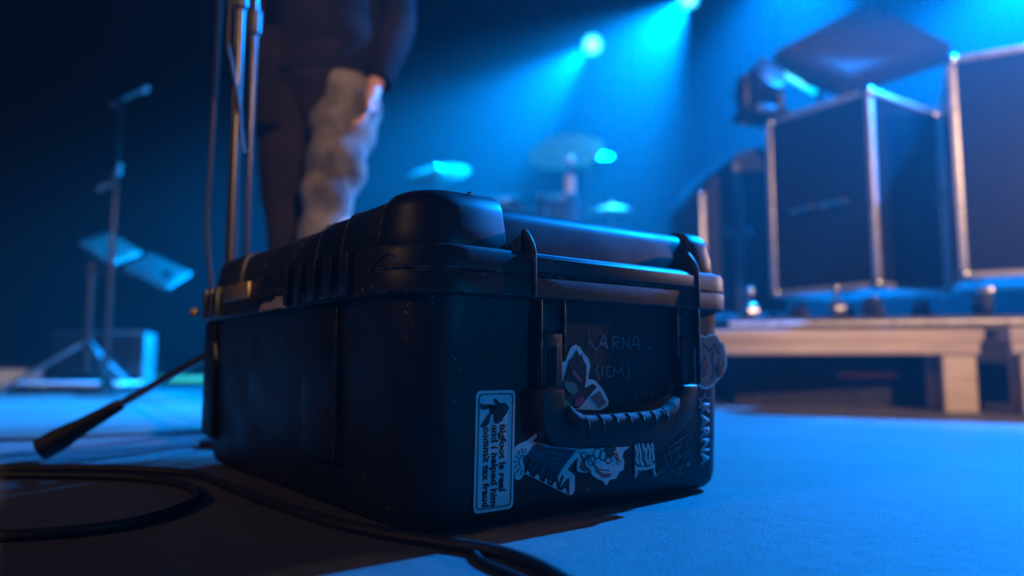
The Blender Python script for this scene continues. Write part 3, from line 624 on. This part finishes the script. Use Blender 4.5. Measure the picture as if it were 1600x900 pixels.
cymbal_stand((.40, 5.2, .4), 1.31, .27, (R(-10), R(-6), 0), 'dark-edged high cymbal at the middle of the drum kit')
cymbal_stand((.578, 5.45, .4), 1.38, .19, (R(26), R(6), 0), 'small cyan-lit cymbal just right of the high cymbal')
cymbal_stand((.76, 5.5, .4), .95, .16, (R(4), 0, 0), 'low hi-hat cymbal at the right of the drum kit')
def drum(name, loc, r, dep, rot, label):
    t = empty(name, loc); tag(t, label, 'drum', 'drums of the kit')
    s_ = obj('shell', LA([(r, -dep / 2), (r, dep / 2)], 36), M['drumshell'], t, rot=rot)
    for k in (-1, 1): obj('hoop', LA([(r * 1.01, k * dep / 2 - .012), (r * 1.04, k * dep / 2 - .01), (r * 1.04, k * dep / 2 + .012), (r * 1.0, k * dep / 2 + .014)], 36), M['chrome'], t, rot=rot)
    obj('drumhead', LA([(r * .99, dep / 2), (r * .99, dep / 2 + .008)], 36), M['drumhead'], t, rot=rot)
    for k in range(6): obj('lug', T([(r * 1.03 * cos(k * pi / 3), r * 1.03 * sin(k * pi / 3), -.04), (r * 1.03 * cos(k * pi / 3), r * 1.03 * sin(k * pi / 3), .04)], .011, 8), M['chrome'], s_)
    return t
drum('bass_drum', (.1, 4.95, .69), .28, .38, (R(90), 0, 0), 'large bass drum on the riser behind the case')
a_ = drum('rack_tom', (-.08, 4.95, 1.20), .14, .2, (R(18), 0, 0), 'left rack tom above the bass drum'); obj('mount', T([(.06, .02, -.10), (.10, .0, -.24)], .012, 8), M['chrome'], a_)
a_ = drum('rack_tom', (.31, 4.95, 1.22), .15, .2, (R(18), 0, 0), 'right rack tom above the bass drum'); obj('mount', T([(-.08, .02, -.10), (-.13, .0, -.26)], .012, 8), M['chrome'], a_)
a_ = drum('floor_tom', (-.55, 5.35, .80), .19, .38, (0, 0, 0), 'floor tom at the left of the kit')
for k in range(3): obj('leg', T([(.2 * cos(k * 2.09), .2 * sin(k * 2.09), -.398), (.2 * cos(k * 2.09), .2 * sin(k * 2.09), .05)], .008, 8), M['chrome'], a_)
a_ = drum('snare_drum', (.66, 5.0, 1.0), .17, .14, (R(6), 0, 0), 'snare drum at the right of the kit')
obj('pole', T([(0, 0, -.58), (0, 0, -.07)], .012, 8), M['chrome'], a_)
t = empty('drum_microphone', (.37, 4.6, .40)); tag(t, 'short microphone stand with warm-lit capsules in front of the toms', 'microphone')
obj('pole', T([(0, 0, .01), (0, 0, .92)], .008, 8), M['blackmetal'], t); obj('base', LA([(.09, 0), (.09, .012), (.02, .02)], 24), M['blackmetal'], t)
obj('capsule', T([(0, -.02, .85), (0, -.02, .96)], .030, 14), M['drumhead'], t)
bm = bmesh.new(); bmesh.ops.create_uvsphere(bm, u_segments=14, v_segments=10, radius=.028); obj('capsule', bm, M['drumhead'], t, loc=(0, -.02, 1.07)); obj('clip', T([(0, 0, .92), (0, -.02, 1.06)], .006, 6), M['blackmetal'], t)

# ================================================================ right: riser, step benches, flight cases
F0, F1 = Vector((.9, 3.02, 0)), Vector((3.9, 2.27, 0))
dk = empty('side_riser', (0, 0, 0)); tag(dk, 'black side riser carrying the flight cases', 'riser')
obj('deck', PR([(.9, 3.02), (3.9, 2.27), (5.2, 6.6), (1.3, 6.6)], .30, .355, 'xy'), M['deck'], dk, smooth=False)
obj('skirt', PR([(.93, 3.06), (3.88, 2.32), (5.15, 6.55), (1.33, 6.55)], 0, .30, 'xy'), M['carpetcover'], dk, smooth=False)
obj('edge_trim', T([(.9, 3.015, .33), (3.9, 2.265, .33)], .012, 8), M['alu'], dk)
obj('red_light_streak', PR([(1.30, 2.925), (1.50, 2.875), (1.50, 2.865), (1.30, 2.915)], .118, .136, 'xy'), M['redink'], dk, smooth=False)['label'] = 'short streak of red light painted as a strip on the skirt'  # streak of red light on the skirt, put in as a red-coloured strip
def bench(x0, x1, y, label, rz=-5, dp=.15):
    t = empty('step_bench', (x0, y, 0), R(rz)); tag(t, label, 'bench', 'pale step benches in front of the riser'); w = x1 - x0
    obj('top_plank', B(0, w, 0, dp, .245, .297), M['wood'], t, bevel=.006)
    obj('front_rail', B(0, w, -.012, .02, .205, .245), M['wood'], t, bevel=.004)
    for x in (.03, w - .15):
        obj('leg', B(x, x + .115, 0, .035, 0, .205), M['wood'], t, bevel=.004)
        obj('leg', B(x, x + .115, dp - .04, dp - .008, 0, .245), M['wood'], t, bevel=.004)
bench(.48, 1.70, 2.725, 'long pale step bench in front of the riser, right of the case')
bench(1.685, 2.75, 2.475, 'pale step bench cut by the right edge of the picture', -14, .12)
def flight_case(loc, rz, w, d, h, label, cast=.115, latches=True):
    t = empty('flight_case', loc, rz); tag(t, label, 'case', 'flight cases on the side riser')
    z0, z1 = cast, cast + h
    obj('panel_box', B(.006, w - .006, .006, d - .006, z0 + .006, z1 - .006), M['laminate'], t, smooth=False)
    e_ = .030
    for x in (0, w - e_):
        for y in (0, d - e_): obj('corner_edge', B(x, x + e_, y, y + e_, z0, z1), M['alu'], t, bevel=.005)
    for zz_ in (z0, z1 - .026):
        for y in (0, d - .026): obj('edge_profile', B(e_, w - e_, y + .001, y + .025, zz_, zz_ + .026), M['alu'], t, bevel=.005)
        for x in (0, w - .026): obj('edge_profile', B(x + .001, x + .025, e_, d - e_, zz_, zz_ + .026), M['alu'], t, bevel=.005)
    for x in (.017, w - .017):
        for y in (.017, d - .017):
            for zz_ in (z0 + .017, z1 - .017):
                bm = bmesh.new(); bmesh.ops.create_uvsphere(bm, u_segments=12, v_segments=8, radius=.029); obj('ball_corner', bm, M['steel'], t, loc=(x, y, zz_))
    for x in (.09, w - .09):
        for y in (.09, d - .09):
            c = obj('castor', LA([(.045, -.016), (.050, -.010), (.050, .010), (.045, .016)], 20, Matrix.Rotation(R(90), 4, 'Y')), M['rubber'], t, loc=(x, y, .050))
            obj('castor_fork', B(-.024, .024, -.03, .03, .035, .066), M['steel'], c, bevel=.003)
            obj('hub_cap', LA([(.018, -.02), (.018, .02)], 14, Matrix.Rotation(R(90), 4, 'Y')), M['chrome'], c)
    for face_y, x in ((0, w * .3), (0, w * .7)) if latches else ():
        l_ = obj('butterfly_latch', B(x - .055, x + .055, -.008, .004, z0 + h * .5 - .055, z0 + h * .5 + .055), M['blackmetal'], t, bevel=.003)
        obj('latch_wing', LA([(.03, 0), (.034, .006), (.01, .01)], 16, Matrix.Translation((x, -.008, z0 + h * .5)) @ Matrix.Rotation(R(90), 4, 'X')), M['steel'], l_)
    for y in (d * .35, d * .65):
        obj('side_handle', T([(-.004, y - .07, z0 + h * .45), (-.03, y - .06, z0 + h * .45), (-.03, y + .06, z0 + h * .45), (-.004, y + .07, z0 + h * .45)], .008, 8), M['steel'], t)
    return t
DZ = .355
# local x runs along the right-hand face, local y along the big left-hand face
angA = math.atan2(.306, .47)
flight_case((1.60, 3.16, DZ), R(33), .60, .56, .90, 'dark flight case with warm-lit aluminium edges behind the left step bench', .148, False)
flight_case((1.755, 2.84, DZ), R(-28), .75, .60, .90, 'large dark flight case at the right edge with a glossy side', .148, False)
t = empty('covered_rack', (1.10, 4.15, DZ), R(10)); tag(t, 'round-topped covered rack at the left of the flight cases', 'rack')
obj('cover', PR([(0, .12), (0, .74), (.03, .82), (.08, .90), (.15, .98), (.24, 1.05), (.36, 1.09), (.52, 1.09), (.52, .12)], 0, .5, 'xz'), M['carpetcover'], t, bevel=.01)
obj('edge_profile', B(-.012, .012, -.012, .012, .1, .80), M['alu'], t, bevel=.003)
obj('edge_profile', B(.20, .245, -.012, .012, .1, .98), M['steel'], t, bevel=.003)
obj('band', B(.13, .30, -.010, .0, .55, .60), M['steel'], t, bevel=.002)
for x in (.05, .45):
    for y in (.06, .42): obj('castor', LA([(.04, -.02), (.047, -.01), (.047, .01), (.04, .02)], 18, Matrix.Rotation(R(90), 4, 'Y')), M['rubber'], t, loc=(x, y, .052)); 
obj('base_plate', B(0, .52, 0, .5, .10, .12), M['blackmetal'], t)
for (x, y, zz_, lab) in ((1.05, 3.2, .05, 'shiny clamp lying on the riser edge beside the covered rack'), (1.36, 3.05, .05, 'pair of shiny clamps under the middle flight case corner')):
    t = empty('pipe_clamp', (x, y, DZ)); tag(t, lab, 'clamp')
    obj('jaw', LA([(.026, -.02), (.04, -.018), (.04, .018), (.026, .02)], 18, Matrix.Translation((0, 0, .041)) @ Matrix.Rotation(R(90), 4, 'Y')), M['steel'], t)
    obj('bolt', T([(.0, 0, .075), (.0, 0, .125)], .009, 8), M['steel'], t)
    bm = bmesh.new(); bmesh.ops.create_uvsphere(bm, u_segments=12, v_segments=8, radius=.022); obj('wing_nut', bm, M['steel'], t, loc=(0, 0, .13))
# tilted speaker cabinet on the middle flight case, moving light and tube lamp
CT = DZ + .148 + .90
t = empty('tilted_speaker', (1.90, 3.60, CT), 0); tag(t, 'big dark square speaker cabinet tilted on a post above the middle flight case', 'speaker')
q4 = [Vector(q) - Vector((1.90, 3.60, CT)) for q in ((1.345, 3.60, 1.763), (2.02, 3.95, 2.21), (2.265, 3.60, 1.80), (1.62, 3.40, 1.55))]
nn_ = (q4[1] - q4[3]).cross(q4[2] - q4[0]).normalized(); nn_ = nn_ if nn_.y > 0 else -nn_
bm = bmesh.new(); lo_ = [bm.verts.new(v) for v in q4]; hi_ = [bm.verts.new(v + nn_ * .12) for v in q4]
bm.faces.new(lo_); bm.faces.new(hi_[::-1])
for k in range(4): bm.faces.new((lo_[k], lo_[(k + 1) % 4], hi_[(k + 1) % 4], hi_[k]))
obj('cabinet', bm, M['carpetcover'], t, bevel=.01)
cen_ = sum(q4, Vector()) / 4
bm = bmesh.new(); lo_ = [bm.verts.new(cen_ + (v - cen_) * .88 - nn_ * .006) for v in q4]; hi_ = [bm.verts.new(cen_ + (v - cen_) * .88 + nn_ * .01) for v in q4]
bm.faces.new(lo_); bm.faces.new(hi_[::-1])
for k in range(4): bm.faces.new((lo_[k], lo_[(k + 1) % 4], hi_[(k + 1) % 4], hi_[k]))
obj('grille', bm, M['deck'], t)
obj('post', T([(-.10, .0, 0), (-.10, .03, .33)], .03, 12), M['blackmetal'], t)
obj('base_plate', B(-.24, .04, -.1, .16, 0, .02), M['blackmetal'], t)

t = empty('moving_light', (1.27, 3.62, CT), R(20)); tag(t, 'dark moving-head light on the left end of the middle flight case', 'light')
obj('base', B(-.10, .10, -.1, .1, 0, .05), M['blackmetal'], t, bevel=.01)
for s_ in (-1, 1): obj('yoke_arm', B(s_ * .105 - .014, s_ * .105 + .014, -.04, .04, .04, .22), M['blackmetal'], t, bevel=.008)
hd_ = obj('head', LA([(.04, -.12), (.085, -.10), (.095, .02), (.088, .10), (.07, .105)], 24, Matrix.Rotation(R(68), 4, 'X')), M['blackmetal'], t, loc=(0, 0, .18))
obj('lens', LA([(.068, .105), (.06, .112)], 24, Matrix.Rotation(R(68), 4, 'X')), M['drumshell'], hd_)
t = empty('tube_lamp', (1.42, 3.6, CT)); tag(t, 'short glowing cyan tube lamp leaning above the middle flight case', 'lamp')
pA, pB = Vector((-.126, 0, 1.695 - CT)), Vector((.129, 0, 1.544 - CT))
obj('tube', T([pA, pB], .014, 14), M['tube'], t); dAB = (pB - pA).normalized()
obj('end_cap', T([pA - dAB * .03, pA], .017, 12), M['blackmetal'], t); obj('end_cap', T([pB, pB + dAB * .03], .017, 12), M['blackmetal'], t)
obj('support_arm', T([(.16, .0, 0), (.16, .0, .06), (pB.x + .012, 0, pB.z - .01)], .009, 8), M['blackmetal'], t)

# unseen road trunk added behind the camera to block warm light from the near corner
flt = flight_case((.793, -1.182, 0), R(34), .80, .5, 1.02, 'black road trunk added unseen behind the camera to block warm light', .12)

# ================================================================ the person walking behind the case
def skin_mesh(name, verts, edges, radii, m, parent, sub=2, root=0):
    me = bpy.data.meshes.new(name); me.from_pydata([tuple(v) for v in verts], edges, [])
    o = bpy.data.objects.new(name, me); C.objects.link(o)
    md = o.modifiers.new('skin', 'SKIN'); md.use_smooth_shade = True
    for i, r_ in enumerate(radii):
        rx = r_ if isinstance(r_, tuple) else (r_, r_)
        me.skin_vertices[0].data[i].radius = rx; me.skin_vertices[0].data[i].use_root = (i == root)
    sb = o.modifiers.new('sub', 'SUBSURF'); sb.levels = sub; sb.render_levels = sub
    bpy.context.view_layer.update()
    dg = bpy.context.evaluated_depsgraph_get()
    me2 = bpy.data.meshes.new_from_object(o.evaluated_get(dg)); me2.name = name
    bpy.data.objects.remove(o)
    me2.materials.clear(); me2.materials.append(m); me2.polygons.foreach_set('use_smooth', [True] * len(me2.polygons))
    o2 = bpy.data.objects.new(name, me2); C.objects.link(o2); o2.parent = parent
    return o2
PX, PY = -.545, 2.05
P = empty('person', (PX, PY, 0)); tag(P, 'person in black jacket and crumpled grey trousers walking behind the case', 'person')
# joints in the person's own frame (x to the picture's right, -y towards the camera)
J = dict(pel=(0, 0, 1.00), hR=(.085, -.01, .96), kR=(.045, -.06, .54), aR=(.02, .0, .10), tR=(.05, -.15, .035),
         hL=(-.085, .01, .96), kL=(-.10, .02, .54), aL=(-.085, .12, .14), tL=(-.08, .0, .04),
         sp=(0, 0, 1.18), ch=(.01, .0, 1.38), nk=(.01, -.01, 1.53), hd=(.01, -.03, 1.64), tp=(.01, -.03, 1.74),
         sR=(.18, 0, 1.46), eR=(.20, .02, 1.17), wR=(.158, -.06, .955), pR=(.148, -.075, .895),
         sL=(-.17, 0, 1.46), eL=(-.215, .03, 1.18), wL=(-.11, .0, 1.19), pL=(-.08, .0, 1.14))
nm = list(J); ix = {k: i for i, k in enumerate(nm)}; vv = [J[k] for k in nm]
ed = [(ix[a], ix[b_]) for a, b_ in (('pel', 'hR'), ('hR', 'kR'), ('kR', 'aR'), ('aR', 'tR'), ('pel', 'hL'), ('hL', 'kL'), ('kL', 'aL'), ('aL', 'tL'), ('pel', 'sp'), ('sp', 'ch'), ('ch', 'nk'), ('nk', 'hd'), ('hd', 'tp'),
      ('ch', 'sR'), ('sR', 'eR'), ('eR', 'wR'), ('wR', 'pR'), ('ch', 'sL'), ('sL', 'eL'), ('eL', 'wL'), ('wL', 'pL'))]
ra = dict(pel=.075, hR=.060, kR=.05, aR=.033, tR=.03, hL=.060, kL=.05, aL=.033, tL=.03, sp=.12, ch=.13, nk=.052, hd=.085, tp=.06, sR=.055, eR=.042, wR=.026, pR=(.036, .018), sL=.055, eL=.042, wL=.026, pL=(.036, .018))
rad = [ra[k] for k in nm]
def hand(palm, base, s_):
    pv = Vector(palm); wv_ = Vector(base); d_ = (pv - wv_).normalized(); ac = Vector((.25 * s_, -.97, 0)).normalized(); ac = (ac - d_ * ac.dot(d_)).normalized(); cu_ = ac.cross(d_) * s_
    i0 = len(vv); vv.append(tuple(pv + d_ * .03)); rad.append((.03, .014)); ed.append((nm.index('pR') if s_ > 0 else nm.index('pL'), i0))
    for k, (off, ln) in enumerate(((.028, .070), (.010, .078), (-.009, .072), (-.027, .056))):
        p0 = pv + d_ * .034 + ac * off; j = len(vv)
        for q, (f_, c_) in enumerate(((0, 0), (.4, .06), (.75, .22), (1.0, .45))):
            vv.append(tuple(p0 + d_ * ln * f_ * (1 - c_ * .3) - cu_ * ln * c_)); rad.append((.0095 - .001 * q))
            ed.append((i0 if q == 0 else j + q - 1, j + q))
    j = len(vv)
    for q, (f_, a_) in enumerate(((.0, .030), (.022, .048), (.050, .055))):
        vv.append(tuple(pv + d_ * f_ + ac * a_)); rad.append(.0105 - .001 * q)
        ed.append((ix['pR'] if q == 0 and s_ > 0 else (ix['pL'] if q == 0 else j + q - 1), j + q))
hand(J['pR'], J['wR'], 1); hand(J['pL'], J['wL'], -1)
skin_mesh('body', vv, ed, rad, M['skin'], P)
# head details
hx = Vector(J['hd'])
bm = bmesh.new(); bmesh.ops.create_uvsphere(bm, u_segments=24, v_segments=16, radius=.1)
for v in bm.verts: v.co.x *= .80; v.co.z *= 1.2; v.co.z += .0 if v.co.z > 0 else -.004; v.co.x *= 1 - .25 * max(0, -v.co.z / .12)
obj('face', bm, M['skin'], P, loc=hx + Vector((0, 0, .02)))
obj('nose', T([(0, -.093, .035), (0, -.113, .0), (0, -.098, -.008)], [.007, .013, .010], 10, 4), M['skin'], P, loc=hx)
obj('mouth', T([(-.022, -.088, -.038), (0, -.097, -.036), (.022, -.088, -.038)], .0055, 8, 4), M['lip'], P, loc=hx)
for s_ in (-1, 1):
    bm = bmesh.new(); bmesh.ops.create_uvsphere(bm, u_segments=12, v_segments=8, radius=.012); e_ = obj('eye', bm, M['eye'], P, loc=hx + Vector((.031 * s_, -.083, .028)))
    bm = bmesh.new(); bmesh.ops.create_uvsphere(bm, u_segments=10, v_segments=8, radius=.006); obj('iris', bm, M['ink'], e_, loc=(0, -.009, 0))
    obj('ear', LA([(.006, -.008), (.020, -.004), (.022, .004), (.010, .008)], 14, Matrix.Rotation(R(90), 4, 'Y')), M['skin'], P, loc=hx + Vector((.080 * s_, .0, .01)))
bm = bmesh.new(); bmesh.ops.create_uvsphere(bm, u_segments=28, v_segments=18, radius=.108)
for v in bm.verts: v.co.x *= .84; v.co.z *= 1.16; v.co += Vector((random.uniform(-1, 1), random.uniform(-1, 1), random.uniform(-1, 1))) * .002
cut(bm, (0, -.045, .03), Vector((0, .75, .66)).normalized())
obj('hair', bm, M['hair'], P, loc=hx + Vector((0, .008, .028)))
# trousers: crumpled cloth round both legs
def leg_cloth(name, pts, rr, m, amp):
    pth = smooth_path(pts, 10); n = 22; bm = bmesh.new(); rings = []
    for i, p in enumerate(pth):
        s_ = i / (len(pth) - 1) * (len(rr) - 1); k = min(int(s_), len(rr) - 2); r_ = rr[k] + (rr[k + 1] - rr[k]) * (s_ - k)
        ring = []
        for j in range(n):
            a = 2 * pi * j / n
            w_ = 1 + amp * (sin(p.z * 62 + 2.2 * sin(a * 1 + .6) + i * .05) * .6 + sin(p.z * 37 + a * 2 + 1) * .4)
            ring.append(bm.verts.new((p.x + r_ * w_ * cos(a), p.y + r_ * w_ * sin(a), p.z)))
        rings.append(ring)
    for a, c in zip(rings, rings[1:]):
        for k in range(n): bm.faces.new((a[k], a[(k + 1) % n], c[(k + 1) % n], c[k]))
    bm.faces.new(rings[0]); bm.faces.new(rings[-1][::-1])
    return obj(name, bm, m, P, ang=180)
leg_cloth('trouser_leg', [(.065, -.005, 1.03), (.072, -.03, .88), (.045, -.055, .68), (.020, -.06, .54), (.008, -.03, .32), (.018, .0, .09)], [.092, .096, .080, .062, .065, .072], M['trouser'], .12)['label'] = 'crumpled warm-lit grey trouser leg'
leg_cloth('trouser_leg', [(-.070, .01, 1.05), (-.100, .01, .86), (-.108, .02, .68), (-.100, .02, .54), (-.092, .08, .32), (-.085, .12, .13)], [.11, .090, .072, .056, .055, .062], M['shadedtrouser'], .04)['label'] = 'dark shaded trouser leg'
leg_cloth('trouser_seat', [(0, .01, 1.06), (0, .01, .96), (-.01, .0, .86)], [.145, .135, .07], M['shadedtrouser'], .02)
def cloth(name, rows, m, label=None, parent=P, n=26, amp=.02):
    pth = smooth_path([(x, y, z_) for x, y, z_, a, b_ in rows], 6); ra_ = smooth_path([(a, b_, 0) for x, y, z_, a, b_ in rows], 6); bm = bmesh.new(); rings = []
    for i, (p, q) in enumerate(zip(pth, ra_)):
        d_ = (pth[min(i + 1, len(pth) - 1)] - pth[max(i - 1, 0)]).normalized(); sx_ = Vector((1, 0, 0)); sx_ = (sx_ - d_ * sx_.dot(d_)).normalized(); sy_ = d_.cross(sx_)
        rings.append([bm.verts.new(p + (sx_ * q.x * cos(2 * pi * k / n) + sy_ * q.y * sin(2 * pi * k / n)) * (1 + amp * sin(p.z * 55 + 3 * sin(2 * pi * k / n)) + amp * sin(4 * pi * k / n + p.z * 20))) for k in range(n)])
    for a, c in zip(rings, rings[1:]):
        for k in range(n): bm.faces.new((a[k], a[(k + 1) % n], c[(k + 1) % n], c[k]))
    bm.faces.new(rings[0]); bm.faces.new(rings[-1][::-1]); o = obj(name, bm, m, parent, ang=180)
    if label: o['label'] = label
    return o
jk = cloth('jacket', [(.0, .0, .985, .168, .128), (0, 0, 1.07, .170, .130), (0, 0, 1.20, .170, .130), (0, 0, 1.35, .185, .135), (0, 0, 1.45, .175, .115), (0, -.005, 1.52, .075, .075)], M['jacket'])
cloth('sleeve', [(.165, 0, 1.47, .062, .07), (.190, .01, 1.33, .062, .066), (.205, .02, 1.17, .055, .06), (.185, -.02, 1.06, .048, .052), (.163, -.055, .965, .042, .045)], M['jacket'], None, jk)
cloth('sleeve', [(-.155, 0, 1.47, .062, .07), (-.190, .01, 1.33, .062, .066), (-.200, .02, 1.17, .055, .06), (-.19, .0, 1.10, .05, .052), (-.15, -.02, 1.05, .045, .045)], M['jacket'], None, jk)
cloth('jacket_flap', [(-.115, -.02, 1.10, .085, .09), (-.140, -.03, .95, .070, .085), (-.145, -.03, .83, .060, .08)], M['jacket'], None, jk)
for (ax, ay, az, rz_) in ((.022, -.055, 0, 0), (-.085, .06, .02, 0)):
    bm = bmesh.new(); bmesh.ops.create_uvsphere(bm, u_segments=18, v_segments=12, radius=1)
    for v in bm.verts: v.co = Vector((v.co.x * .047, v.co.y * .135, max(v.co.z, -.55) * (.055 + .03 * max(0, v.co.y))))
    obj('shoe', bm, M['shoe'], P, loc=(ax, ay, az + .031))
